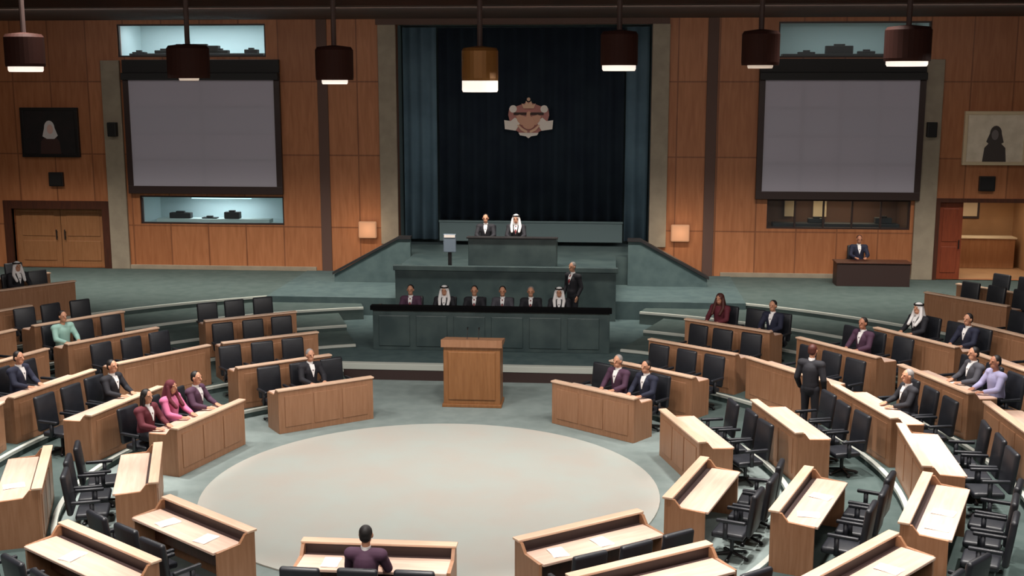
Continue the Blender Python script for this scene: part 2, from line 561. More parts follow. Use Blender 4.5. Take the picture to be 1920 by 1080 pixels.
console('dark equipment desk in the bright booth above the screen near the dark portrait', -12.2, -7.9, WY + 0.62, 7.503,
        [(0.06, 0.42, 0.17), (0.25, 0.6, 0.22), (0.36, 0.4, 0.36), (0.52, 1.2, 0.36), (0.66, 0.6, 0.22), (0.90, 0.42, 0.24)])
console('dark equipment desk in the dimmer booth above the screen near the pale portrait', 8.0, 12.0, WY + 0.62, 7.453,
        [(0.18, 0.5, 0.18), (0.42, 0.8, 0.36), (0.62, 0.5, 0.2)])
console('low pale equipment desk in the lit booth below the screen near the dark portrait', -11.6, -7.9, WY + 0.62, 2.303,
        [(0.2, 0.7, 0.3), (0.46, 0.5, 0.16), (0.66, 0.5, 0.34)], None, 'booth_grey')
for k, (x, w_, lb) in enumerate([(8.55, 0.3, 'first'), (9.5, 0.42, 'second')]):
    b = MB(); b.box(-w_ / 2, w_ / 2, -0.03, 0.03, 0, 0.62, 0.01)
    o = b.build('wall_poster', M['cream'])
    o.location = (x, WY + 1.6, 2.55)
    tag(o, 'pale poster in the brown booth below the screen, %s from the curtain' % lb, 'poster', 'booth posters')
console('brown booth counter below the screen near the pale portrait', 7.9, 11.7, WY + 0.62, 2.353, [(0.35, 0.5, 0.26), (0.88, 0.5, 0.3)])

# ------------------------------------------------------------------ doors
def door_frame(x0, x1, z0, z1, m, t=0.2):
    b = MB()
    b.box(x0 - t, x0, WY - 0.06, WY + 0.12, z0, z1 + t); b.box(x1, x1 + t, WY - 0.06, WY + 0.12, z0, z1 + t)
    b.box(x0, x1, WY - 0.06, WY + 0.12, z1, z1 + t)
    return b

d = bpy.data.objects.new('door_1', None); COL.objects.link(d); struct(d)
x0, x1, z0, z1 = OPEN['door_l']
door_frame(x0, x1, z0, z1, None, 0.26).build('door_frame', M['dark_wood'], d)
xm = (x0 + x1) / 2
for a, b_, hx in ((x0, xm, xm - 0.14), (xm, x1, xm + 0.14)):
    b = MB(); b.box(a + 0.01, b_ - 0.01, WY + 0.2, WY + 0.26, z0 + 0.01, z1)
    for za, zb in ((z0 + 0.2, z0 + 0.85), (z0 + 1.0, z1 - 0.15)):
        b.box(a + 0.2, b_ - 0.2, WY + 0.18, WY + 0.21, za, zb, 0.015)
    lf = b.build('door_leaf', M['door_wood'], d)
    b = MB(); b.cap((hx, WY + 0.14, z0 + 0.9), (hx, WY + 0.14, z0 + 1.2), 0.02, 0.02); b.box(hx - 0.01, hx + 0.01, WY + 0.13, WY + 0.21, z0 + 0.95, z0 + 0.98)
    b.box(hx - 0.01, hx + 0.01, WY + 0.13, WY + 0.21, z0 + 1.12, z0 + 1.15)
    b.build('handle', M['chrome'], lf)
d = bpy.data.objects.new('door_2', None); COL.objects.link(d); struct(d)
x0, x1, z0, z1 = OPEN['door_r']
door_frame(x0, x1, z0, z1, None, 0.12).build('door_frame', M['dark_wood'], d)
b = MB()                           # leaf standing open into the lobby
b.box(x0 + 0.02, x0 + 0.72, WY + 0.12, WY + 0.18, z0 + 0.01, z1 - 0.02)
b.box(x0 + 0.14, x0 + 0.6, WY + 0.10, WY + 0.13, z0 + 0.2, z0 + 1.0, 0.012)
b.box(x0 + 0.14, x0 + 0.6, WY + 0.10, WY + 0.13, z0 + 1.15, z1 - 0.2, 0.012)
lf = b.build('door_leaf', M['red_wood'], d)
b = MB(); b.cap((x0 + 0.64, WY + 0.07, z0 + 0.95), (x0 + 0.64, WY + 0.07, z0 + 1.2), 0.018, 0.018); b.box(x0 + 0.63, x0 + 0.65, WY + 0.07, WY + 0.13, z0 + 1.06, z0 + 1.09)
b.build('handle', M['chrome'], lf)
# things seen in the lobby
o = thing('lobby_cabinet', 'brown cabinet with a pale top standing in the open lobby doorway', 'cabinet', (14.9, WY + 2.6, TOP + 0.003))
b = MB(); b.box(-0.9, 0.9, -0.25, 0.25, 0, 0.95, 0.01); b.build('body', M['door_wood'], o)
b = MB(); b.box(-0.95, 0.95, -0.28, 0.28, 0.95, 1.0, 0.01); b.build('cabinet_top', M['cream'], o)
o = thing('wall_picture', 'pale picture with a dark frame on the lobby wall behind the open door', 'picture', (14.4, WY + 3.27, 2.35))
b = MB(); b.box(-0.5, 0.5, -0.03, 0.03, 0, 0.7, 0.01); b.build('frame', M['frame_dark'], o)
b = MB(); b.box(-0.42, 0.42, -0.05, -0.03, 0.08, 0.62); b.build('canvas', M['cream'], o)

# ------------------------------------------------------------------ projector screens
def proj_screen(label, x0, x1, z0, z1, m):
    o = thing('projector_screen', label, 'screen', ((x0 + x1) / 2, WY - 0.14, z0))
    hx, h = (x1 - x0) / 2, z1 - z0
    b = MB(); b.box(-hx, hx, -0.02, 0.0, 0, h); b.build('screen_surface', m, o)
    t = 0.18
    b = MB()
    b.box(-hx - t, hx + t, -0.04, 0.1, -t - 0.06, 0, 0.01)
    b.box(-hx - t, -hx, -0.04, 0.1, 0, h, 0.01); b.box(hx, hx + t, -0.04, 0.1, 0, h, 0.01)
    b.build('screen_frame', M['frame_dark'], o)
    b = MB(); b.box(-hx - t, hx + t, -0.16, 0.1, h, h + 0.22, 0.02); b.build('roller_case', M['booth_dark'], o)
    b = MB(); b.box(-hx - t, hx + t, -0.02, 0.1, h + 0.22, h + 0.62, 0.01); b.build('upper_panel', M['booth_dark'], o)
    return o

proj_screen('large grey projector screen on the wall beside the dark portrait', -12.05, -7.45, 3.52, 6.8, M['screen'])
proj_screen('large grey projector screen on the wall beside the pale portrait', 7.45, 11.92, 3.5, 6.8, M['screen_b'])
for lb, x, z in (('dark', -12.62, 5.28), ('pale', 12.32, 5.36)):
    o = thing('wall_speaker', 'small black wall speaker on the pilaster beside the screen near the %s portrait' % lb, 'speaker', (x, WY - 0.1, z), 0, 'pilaster speakers')
    b = MB(); b.box(-0.14, 0.14, -0.2, 0, -0.22, 0.22, 0.02); b.build('cabinet', M['black'], o)
    b = MB(); b.box(-0.12, 0.12, -0.215, -0.2, -0.2, 0.2, 0.005); b.build('grille', M['speaker_grille'], o)

# ------------------------------------------------------------------ portraits and the small boxes below them
def portrait(label, x0, x1, z0, z1, canvas, frame_m, scarf, robe, tone, flip=1, mat_w=0.0):
    o = thing('framed_portrait', label, 'picture', ((x0 + x1) / 2, WY - 0.08, (z0 + z1) / 2))
    hx, hz, t = (x1 - x0) / 2, (z1 - z0) / 2, 0.1
    b = MB()
    b.box(-hx, hx, -0.05, 0.08, hz - t, hz, 0.01); b.box(-hx, hx, -0.05, 0.08, -hz, -hz + t, 0.01)
    b.box(-hx, -hx + t, -0.05, 0.08, -hz + t, hz - t, 0.01); b.box(hx - t, hx, -0.05, 0.08, -hz + t, hz - t, 0.01)
    b.build('frame', frame_m, o)
    b = MB(); b.box(-hx + t, hx - t, -0.02, 0.08, -hz + t, hz - t); cv = b.build('canvas', canvas, o)
    b = MB()                       # painted robe: shoulders
    pts = [(-0.34, -hz + t), (0.34, -hz + t), (0.3, -0.28), (0.16, -0.12), (-0.14, -0.12), (-0.3, -0.28)]
    b.prism([(p[0] * flip, p[1]) for p in pts], -0.026, -0.02); b.build('painted_robe', robe, cv)
    b = MB()
    pts = [(0.17 * math.cos(a * PI / 8), 0.14 + 0.23 * math.sin(a * PI / 8)) for a in range(9)] + [(-0.24, -0.12), (-0.1, -0.2), (0.14, -0.2), (0.26, -0.1)]
    b.prism([(p[0] * flip, p[1]) for p in pts], -0.032, -0.026); b.build('painted_scarf', scarf, cv)
    b = MB()
    b.prism([(0.02 * flip + 0.1 * math.cos(a * PI / 8), 0.1 + 0.15 * math.sin(a * PI / 8)) for a in range(16)], -0.038, -0.032)
    b.build('painted_face', tone, cv)
    return o

portrait('dark framed portrait of a pale figure above the closed door', -15.65, -13.78, 4.4, 5.95, M['canvas_dark'], M['black'], M['fig_pale'], M['emb_dark'], M['fig_skin'])
portrait('pale portrait of a dark figure above the open doorway', 13.28, 15.1, 4.32, 5.9, M['canvas_pale'], M['cream'], M['fig_dark'], M['fig_dark'], M['fig_grey'], -1)
for lb, x, z in (('dark', -14.62, 3.7), ('pale', 14.05, 3.77)):
    o = thing('door_sign', 'small black box between the %s portrait and the doorway below it' % lb, 'wall box', (x, WY, z), 0, 'boxes over the doors')
    b = MB(); b.box(-0.23, 0.23, -0.12, 0, -0.22, 0.22, 0.015); b.build('housing', M['black'], o)
    b = MB(); b.box(-0.19, 0.19, -0.135, -0.12, -0.18, 0.18, 0.005); b.build('front_cover', M['speaker_grille'], o)

# ------------------------------------------------------------------ curtain, panel and emblem in the alcove
def curtain_mesh(x0, x1, z0, z1, y, pleat, amp):
    b = MB()
    n = int((x1 - x0) / pleat * 8)
    top, bot, topb, botb = [], [], [], []
    for i in range(n + 1):
        x = x0 + (x1 - x0) * i / n
        yy = y + amp * math.sin(2 * PI * (x - x0) / pleat) + amp * 0.35 * math.sin(2 * PI * (x - x0) / (pleat * 2.7))
        top.append(b.bm.verts.new((x, yy, z1))); bot.append(b.bm.verts.new((x, yy, z0)))
        topb.append(b.bm.verts.new((x, yy + 0.02, z1))); botb.append(b.bm.verts.new((x, yy + 0.02, z0)))
    for i in range(n):
        b.bm.faces.new((bot[i], bot[i + 1], top[i + 1], top[i]))
        b.bm.faces.new((botb[i + 1], botb[i], topb[i], topb[i + 1]))
        b.bm.faces.new((top[i], top[i + 1], topb[i + 1], topb[i])); b.bm.faces.new((bot[i + 1], bot[i], botb[i], botb[i + 1]))
    return b

o = curtain_mesh(-2.5, 3.3, 2.3, 8.4, WY + 1.0, 0.42, 0.06).build('stage_curtain', M['curtain'], smooth=True)
tag(o, 'tall dark pleated curtain hanging behind the emblem', 'curtain')
for lb, a, b_ in (('dark', -3.6, -2.55), ('pale', 3.35, 4.05)):
    o = curtain_mesh(a, b_, 1.8, 8.4, WY + 0.85, 0.35, 0.05).build('side_curtain', M['side_curtain'], smooth=True)
    tag(o, 'narrow teal curtain edging the dark curtain on the %s portrait side' % lb, 'curtain', 'side curtains')
o = thing('low_panel', 'low teal panel standing along the foot of the dark curtain', 'panel', (0.4, WY + 0.85, 1.75))
b = MB(); b.box(-2.9, 2.9, -0.04, 0.04, 0, 0.6, 0.01); b.build('board', M['teal_panel'], o)
b = MB(); b.box(-2.92, 2.92, -0.06, 0.06, 0.6, 0.66, 0.01); b.build('top_rail', M['teal_panel'], o)

e = thing('coat_of_arms', 'coat of arms with crown and pale mantle mounted on the dark curtain', 'emblem', (0.34, WY + 0.86, 5.65))
S = 0.78
def ep(pts, y0, y1, name, m):
    b = MB(); b.prism([(x * S, z * S) for x, z in pts], y0, y1); return b.build(name, m, e)
def circ(cx, cz, r, n=20, sx=1.0):
    return [(cx + r * sx * math.cos(2 * PI * i / n), cz + r * math.sin(2 * PI * i / n)) for i in range(n)]
ep([(0, 0.62), (0.5, 0.44), (0.78, 0.36), (0.82, 0.1), (0.74, -0.2), (0.9, -0.42), (0.5, -0.52), (0, -0.8), (-0.5, -0.52), (-0.9, -0.42), (-0.74, -0.2), (-0.82, 0.1), (-0.78, 0.36), (-0.5, 0.44)], -0.02, 0.03, 'mantle', M['emb_mantle'])
for s in (-1, 1):
    ep([(s * x, z) for x, z in [(0.95, -0.46), (0.52, -0.52), (0.3, -0.16), (0.55, 0.0), (0.72, -0.14), (0.98, -0.1)]], -0.05, -0.02, 'flag', M['emb_light'])
    ep(circ(s * 0.62, 0.34, 0.15, 12), -0.07, -0.02, 'knot', M['emb_light'])
    ep([(s * x, z) for x, z in [(0.08, 0.02), (0.36, 0.12), (0.5, 0.06), (0.44, -0.14), (0.3, -0.3), (0.1, -0.2)]], -0.08, -0.05, 'wing', M['emb_bronze'])
    ep([(s * x, z) for x, z in [(0.06, -0.62), (0.3, -0.5), (0.46, -0.3), (0.4, -0.28), (0.24, -0.42), (0.05, -0.52)]], -0.09, -0.05, 'wheat_ear', M['emb_gold'])
ep([(-0.6, 0.2), (0.6, 0.2), (0.6, 0.1), (-0.6, 0.1)], -0.05, -0.02, 'mantle_band', M['emb_dark'])  # dark red band across the mantle
ep(circ(0, -0.2, 0.26), -0.11, -0.05, 'shield', M['emb_bronze'])
ep([(-0.09, 0.02), (0.09, 0.02), (0.06, 0.16), (0.1, 0.22), (0, 0.26), (-0.07, 0.2)], -0.1, -0.05, 'eagle_head', M['emb_bronze'])
ep([(-0.4, -0.6), (0.4, -0.6), (0.34, -0.7), (0.1, -0.74), (0, -0.82), (-0.1, -0.74), (-0.34, -0.7)], -0.1, -0.02, 'ribbon', M['emb_light'])
ep([(-0.2, 0.36), (0.2, 0.36), (0.28, 0.56), (0.15, 0.5), (0.1, 0.66), (0, 0.54), (-0.1, 0.66), (-0.15, 0.5), (-0.28, 0.56)], -0.09, -0.02, 'crown', M['emb_gold'])
ep(circ(0, 0.72, 0.07, 10), -0.07, -0.02, 'crown_knob', M['emb_gold'])

# ------------------------------------------------------------------ stage, dais and stairs
SZ = 0.37
b = MB()
b.box(-4.3, 4.3, 7.25, 12.8, 0, SZ, 0.0)
b.box(-6.6, 6.6, 12.8, WY, 0, TOP + 0.02)
struct(b.build('stage_floor', M['green_carpet']))
b = MB(); b.box(-4.32, 4.32, 7.21, 7.4, SZ - 0.13, SZ + 0.012, 0.01)
struct(b.build('trim_14', M['nosing']))
b = MB(); b.box(-4.31, 4.31, 7.23, 7.26, 0.0, SZ - 0.13); struct(b.build('baseboard_front', M['trough']))

DZ = 1.7                            # dais level
b = MB()
b.box(-2.9, 3.1, 12.5, WY + 0.3, 0.3, DZ)
b.box(-4.0, -2.9, 15.45, WY + 0.3, 0.3, DZ); b.box(3.1, 4.2, 15.45, WY + 0.3, 0.3, DZ)
struct(b.build('dais_floor', M['green']))
b = MB(); b.box(-2.95, 3.15, 12.46, 12.6, DZ, DZ + 0.14, 0.015)
struct(b.build('trim_16', M['green']))
# stairs climbing along the wall to the dais, one flight each side
for k, s in enumerate((-1, 1)):
    st = MB(); N = 6
    for i in range(N):
        xa, xb = 5.45 - i * 0.3, 3.6
        st.box(min(0.25 + s * xa, 0.25 + s * xb), max(0.25 + s * xa, 0.25 + s * xb), 15.6, WY - 0.12, TOP - 0.05 + i * (DZ - TOP) / N, TOP + (i + 1) * (DZ - TOP) / N)
    struct(st.build('stair_floor', M['green_carpet']))
    o = thing('stair_parapet', 'sloping green stair parapet with dark coping, %s portrait side of the stage' % ('dark' if s < 0 else 'pale'), 'parapet', (0, 0, 0), 0, 'stair parapets')
    p = MB(); p.prism([(0.25 + s * x, z) for x, z in [(5.5, 0.3), (5.5, 1.1), (3.55, 2.18), (3.2, 2.18), (3.2, 0.3)]], 15.28, 15.44)
    p.build('parapet_wall', M['green_carpet'], o)
    p = MB(); p.prism([(0.25 + s * x, z) for x, z in [(5.55, 1.09), (5.55, 1.17), (3.55, 2.26), (3.18, 2.26), (3.18, 2.18), (3.55, 2.18)]], 15.22, 15.5)
    p.build('coping', M['dark_edge'], o)

# speaker's desk on the dais
o = thing('dais_desk', 'dark green presiding desk high on the dais before the curtain', 'desk', (0.28, 12.85, DZ))
b = MB(); b.box(-1.2, 1.2, -0.12, 0.0, 0, 0.86, 0.02); b.box(-1.2, -1.1, 0, 0.7, 0, 0.8, 0.01); b.box(1.1, 1.2, 0, 0.7, 0, 0.8, 0.01); b.build('front_panel', M['green'], o)
b = MB(); b.box(-1.2, 1.2, 0.0, 0.75, 0.66, 0.71, 0.01); b.build('desktop', M['dark_wood'], o)
b = MB(); b.box(-1.24, 1.24, -0.16, 0.06, 0.86, 0.91, 0.01); b.build('ledge', M['dark_edge'], o)

# clerks' bench on the stage
o = thing('clerk_bench', 'long dark green bench with black top edge behind the lectern', 'desk', (0.1, 8.75, SZ))
b = MB(); b.box(-2.85, 2.85, -0.06, 0.0, 0, 0.98, 0.01)
for k in range(6):
    b.box(-2.7 + k * 0.91, -1.95 + k * 0.91, -0.085, -0.06, 0.1, 0.85, 0.01)
b.build('front_panel', M['green'], o)
for s in (-1, 1):
    b = MB(); b.box(min(s * 2.77, s * 2.85), max(s * 2.77, s * 2.85), 0.0, 0.75, 0, 0.98, 0.01); b.build('end_panel', M['green'], o)
b = MB(); b.box(-2.77, 2.77, 0.0, 0.72, 0.67, 0.71); b.build('desktop', M['dark_wood'], o)
b = MB(); b.box(-2.9, 2.9, -0.12, 0.1, 0.98, 1.09, 0.01); b.build('ledge', M['black_top'], o)

# lectern
o = thing('lectern', 'square wooden lectern standing before the stage at the round floor', 'lectern', (0.08, 5.1, 0))
b = MB(); b.box(-0.6, 0.6, 0, 0.62, 0.06, 1.3, 0.015)
b.box(-0.5, 0.5, -0.02, 0.01, 0.16, 1.2, 0.015)
b.build('body', M['lectern'], o)
b = MB(); b.box(-0.63, 0.63, -0.03, 0.65, 0, 0.07, 0.01); b.build('plinth', M['lectern'], o)
b = MB(); b.prism([(-0.05, 1.3), (0.68, 1.3), (0.68, 1.36), (-0.05, 1.46)], -0.64, 0.64, 'x'); b.build('reading_top', M['desk'], o)
for s in (-0.12, 0.12):
    b = MB(); b.cap((s, 0.2, 1.38), (s, 0.3, 1.62), 0.008, 0.008, 6, 2); b.cap((s, 0.3, 1.62), (s, 0.36, 1.64), 0.016, 0.014, 8, 3); b.build('microphone', M['black'], o)

# monitor on the dais
o = thing('monitor', 'pale blue-grey monitor standing on the dais edge before the curtain', 'monitor', (-1.45, 12.95, DZ))
b = MB(); b.box(-0.17, 0.17, -0.05, 0.05, 0.45, 0.95, 0.015); b.build('shell', M['monitor'], o)
b = MB(); b.box(-0.15, 0.15, -0.06, -0.05, 0.86, 0.93); b.build('top_strip', M['emb_light'], o)
b = MB(); b.box(-0.05, 0.05, -0.03, 0.03, 0.02, 0.5); b.box(-0.16, 0.16, -0.12, 0.12, 0, 0.03, 0.008); b.build('stand', M['chrome'], o)

# round stone floor
o = MB(); o.lathe([(3.82, 0.0), (3.82, 0.02), (3.78, 0.025)], n=96)
o = o.build('floor_medallion', M['circle']); struct(o)

# ------------------------------------------------------------------ desks
def desk_meshes(L):
    h = L / 2
    d = {}
    b = MB(); b.box(-h, h, 0, 0.045, 0, 0.85, 0.006)
    nP = 3
    for k in range(nP):
        wv = (L - 0.2) / nP
        b.box(-h + 0.1 + wv * k + 0.03, -h + 0.1 + wv * (k + 1) - 0.03, -0.012, 0.004, 0.12, 0.74, 0.008)
    d['front_panel'] = b.mesh('front_panel', M['desk'])
    for nm, s in (('e0', -1), ('e1', 1)):
        b = MB()
        pts = [(0.045, 0), (0.6, 0), (0.6, 0.72), (0.24, 0.74), (0.15, 0.85), (0.045, 0.85)]
        b.prism(pts, s * h, s * (h - 0.045), 'x')
        d[nm] = b.mesh('end_panel', M['desk'])
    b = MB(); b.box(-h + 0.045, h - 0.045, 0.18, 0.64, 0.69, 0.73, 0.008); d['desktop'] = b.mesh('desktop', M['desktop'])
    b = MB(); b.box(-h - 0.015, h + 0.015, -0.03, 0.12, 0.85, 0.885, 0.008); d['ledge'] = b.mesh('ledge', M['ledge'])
    b = MB(); b.box(-h + 0.045, h - 0.045, 0.045, 0.18, 0.69, 0.715); b.box(-h + 0.045, h - 0.045, 0.045, 0.1, 0.715, 0.85); d['trough'] = b.mesh('trough', M['trough'])
    b = MB(); b.box(-h + 0.045, h - 0.045, 0.26, 0.29, 0.3, 0.69); d['knee_board'] = b.mesh('knee_board', M['dark_wood'])
    return d

# one chair, then copies
def make_chair():
    o = thing('swivel_armchair', 'x', 'chair')
    b = MB(); b.box(-0.24, 0.24, -0.25, 0.22, 0.34, 0.435, 0.035, 3); b.build('seat', M['leather'], o, True)
    b = MB(); b.box(-0.25, 0.25, 0.24, 0.33, 0.42, 1.06, 0.04, 3, rot=(R(-7), 0, 0), piv=(0, 0.28, 0.45)); b.build('backrest', M['leather'], o, True)
    for s in (-1, 1):
        b = MB()
        b.box(s * 0.28 - 0.03, s * 0.28 + 0.03, -0.16, 0.26, 0.61, 0.66, 0.015)
        b.box(s * 0.28 - 0.02, s * 0.28 + 0.02, -0.06, 0.0, 0.36, 0.62); b.box(min(s * 0.22, s * 0.29), max(s * 0.22, s * 0.29), -0.06, 0.0, 0.36, 0.39)
        b.build('armrest', M['leather'], o, True)
    b = MB(); b.lathe([(0.03, 0.07), (0.03, 0.28), (0.07, 0.345)], n=10); b.build('column', M['chrome'], o)
    b = MB()
    for k in range(5):
        a = 2 * PI * k / 5
        b.cap((0, 0, 0.08), (0.25 * math.cos(a), 0.25 * math.sin(a), 0.035), 0.025, 0.02, 6, 2)
        b.cap((0.25 * math.cos(a), 0.25 * math.sin(a) - 0.01, 0.026), (0.25 * math.cos(a), 0.25 * math.sin(a) + 0.01, 0.026), 0.025, 0.025, 6, 2)
    b.build('star_base', M['chrome'], o)
    return o

RING = ['innermost', 'second', 'third', 'fourth', 'fifth', 'sixth', 'seventh', 'outermost']
RINGS = [    # front radius, level, desk length, angles from the stage on the pale-portrait side, and on the other side
    (4.36, 0.0, 2.02, [37, 73.5, 109.5, 144, 180], [37, 73.5, 109.5, 144]),
    (6.0, 0.15, 2.08, [39, 76, 112, 146, 180], [39, 76, 112, 146]),
    (7.7, 0.30, 2.2, [37.5, 56, 75, 93.5, 112, 131, 149.5, 168], [36, 54.5, 75, 93.5, 112, 131, 149.5, 168]),
    (9.5, 0.45, 2.2, [36, 53.5, 70.5, 87, 103, 119, 135], [35, 55, 71, 87, 103, 119, 135]),
    (11.2, 0.58, 2.2, [56.5, 70, 83.5, 97, 110], [54, 67.5, 81, 95, 109]),
    (12.9, 0.70, 2.2, [60, 72, 84, 96], [60, 72, 84, 96]),
    (14.6, TOP, 2.2, [50.5, 62.5, 74, 85], [51.5, 63.5, 75, 85]),
    (16.3, TOP, 2.2, [49.5, 60.5, 71], [51, 62, 72]),
]
proto_chair = make_chair()
chair_used = [False]
DESK = {}                           # (ring, signed angle) -> (location, rotation, label stub, length)
cache = {}

def in_view(p, m=40):
    x, y = frame(p)
    return -m < x < 1920 + m and -m < y < 1080 + m

def place(r, ang, loc):             # local (x, y, z) of a desk -> world
    a = R(ang)
    return Vector((r * math.sin(a), r * math.cos(a), 0)) + Vector((loc[0] * math.cos(a) + loc[1] * math.sin(a), -loc[0] * math.sin(a) + loc[1] * math.cos(a), loc[2]))

for ri, (r, z, L, angs_p, angs_d) in enumerate(RINGS):
    if L not in cache: cache[L] = desk_meshes(L)
    dm = cache[L]
    for s, angs in ((1, angs_p), (-1, angs_d)):
        for ai, a0 in enumerate(angs):
            ang = s * a0
            corners = [place(r, ang, (x, y, z + h)) for x in (-L / 2, 0, L / 2) for y in (0, 0.7) for h in (0.1, 0.85)]
            if sum(in_view(c, 0) for c in corners) < 2:
                continue
            side = 'pale' if s > 0 else 'dark'
            if a0 == 180:
                who = 'facing the lectern across the round floor'
                stub = '%s ring desk facing the lectern' % RING[ri]
                lab = 'light wooden bench desk directly facing the lectern, %s ring' % RING[ri]
            else:
                stub = '%s desk, %s ring, %s portrait side' % (ORD[ai], RING[ri], side)
                lab = 'light wooden bench desk, %s from the stage in %s ring, %s portrait side' % (ORD[ai], RING[ri], side)
            p = place(r, ang, (0, 0, z))
            o = thing('bench_desk', lab, 'desk', p, -R(ang), 'desks of the %s ring' % RING[ri])
            for nm in ('front_panel', 'e0', 'e1', 'desktop', 'ledge', 'trough', 'knee_board'):
                put('end_panel' if nm in ('e0', 'e1') else nm, dm[nm], o)
            DESK[(ri, ang)] = (p, -R(ang), stub, L, r, z)
            for k in range(3):
                x = (-0.69, 0, 0.69)[k]
                jit = (random.uniform(-0.012, 0.012), random.uniform(-0.03, 0.05), random.uniform(-0.25, 0.25))
                q = place(r, ang, (x + jit[0], 0.95 + jit[1], z))
                if not (in_view(q + Vector((0, 0, 0.9))) or in_view(q + Vector((0, 0, 0.4)))):
                    continue
                if chair_used[0]:
                    ch = copy_tree(proto_chair)
                else:
                    ch = proto_chair; chair_used[0] = True
                ch.location = q
                ch.rotation_euler = (0, 0, -R(ang) + jit[2] * 0.3)
                ch['label'] = 'black armchair, %s seat of three behind %s' % (ORD[k] if s > 0 else ORD[2 - k], stub)
                ch['group'] = 'black armchairs behind the desks'
                ch['_seat'] = '%d,%.1f,%d' % (ri, ang, k)

SEAT = {}
for o in list(COL.objects):
    if '_seat' in o:
        SEAT[o['_seat']] = o
        del o['_seat']

# papers lying on desks
def paper(ri, ang, x, y, rot, label, n=3, w=0.21, d=0.3):
    if (ri, ang) not in DESK: return
    p, rz, stub, L, r, z = DESK[(ri, ang)]
    b = MB()
    for k in range(n):
        a = 0.05 * k
        b.box(-w / 2, w / 2, -d / 2, d / 2, 0.0015 + 0.003 * k, 0.004 + 0.003 * k, rot=(0, 0, a))
    o = b.build('paper_sheets', M['paper'])
    o.location = place(r, ang, (x, y, z + 0.731))
    o.rotation_euler = (0, 0, rz + rot)
    tag(o, label + ' ' + stub, 'paper', 'papers on the desks')

for ri, ang, xs in [(0, 180, (0.55,)), (0, 144, (-0.1, 0.6)), (0, 109, (-0.3, 0.45)), (0, -144, (-0.5, 0.4)), (0, -109, (0.1,)), (1, 112, (-0.2, 0.6)),
                    (1, -146, (0.2,)), (1, -112, (-0.4,)), (1, 146, (0.3,)), (2, 112, (0.1, 0.7)), (2, 131, (-0.3,)), (3, 53.5, (0.6,)), (3, 36, (0.3,)), (3, 70.5, (0.0,)), (4, 56.5, (-0.3,)), (2, 56, (0.2,))]:
    for i, x in enumerate(xs):
        paper(ri, ang, x, 0.42, random.uniform(-0.3, 0.3), ('white papers lying on' if len(xs) == 1 else ('first white papers lying on' if i == 0 else 'second white papers lying on')))

# ------------------------------------------------------------------ people
def remesh(mb, name, vox, smooth_it=6):
    me = mb.mesh(name, None)
    o = bpy.data.objects.new(name + '_tmp', me)
    COL.objects.link(o)
    m = o.modifiers.new('r', 'REMESH'); m.mode = 'VOXEL'; m.voxel_size = vox
    sm = o.modifiers.new('s', 'SMOOTH'); sm.factor = 0.5; sm.iterations = smooth_it
    dg = bpy.context.evaluated_depsgraph_get()
    ev = bpy.data.meshes.new_from_object(o.evaluated_get(dg))
    ev.name = name
    bpy.data.objects.remove(o)
    ev.materials.clear()
    ev.materials.append(None)
    for p in ev.polygons: p.use_smooth = True
    return ev

def skeleton(pose):
    J = {}
    if pose == 'seated':
        J.update(pel=(0, 0.02, 0.60), waist=(0, 0.0, 0.76), chest=(0, -0.02, 0.96), neck=(0, -0.03, 1.13), head=(0, -0.06, 1.28))
        for s, k in ((-1, 'l'), (1, 'r')):
            J['sh' + k] = (s * 0.19, -0.02, 1.06); J['el' + k] = (s * 0.25, -0.15, 0.83); J['wr' + k] = (s * 0.15, -0.37, 0.785)
            J['hd' + k] = (s * 0.12, -0.44, 0.778); J['hip' + k] = (s * 0.09, 0.0, 0.585); J['kn' + k] = (s * 0.11, -0.40, 0.56)
            J['an' + k] = (s * 0.11, -0.36, 0.10); J['toe' + k] = (s * 0.12, -0.52, 0.045)
    else:
        J.update(pel=(0, 0, 0.92), waist=(0, 0, 1.06), chest=(0, 0.0, 1.28), neck=(0, -0.01, 1.47), head=(0, -0.04, 1.62))
        for s, k in ((-1, 'l'), (1, 'r')):
            J['sh' + k] = (s * 0.19, 0.0, 1.39); J['el' + k] = (s * 0.26, 0.03, 1.10); J['wr' + k] = (s * 0.24, -0.10, 0.88)
            J['hd' + k] = (s * 0.235, -0.13, 0.80); J['hip' + k] = (s * 0.09, 0, 0.90); J['kn' + k] = (s * 0.10, -0.02, 0.50)
            J['an' + k] = (s * 0.10, 0.02, 0.09); J['toe' + k] = (s * 0.12, -0.14, 0.045)
    return {k: Vector(v) for k, v in J.items()}

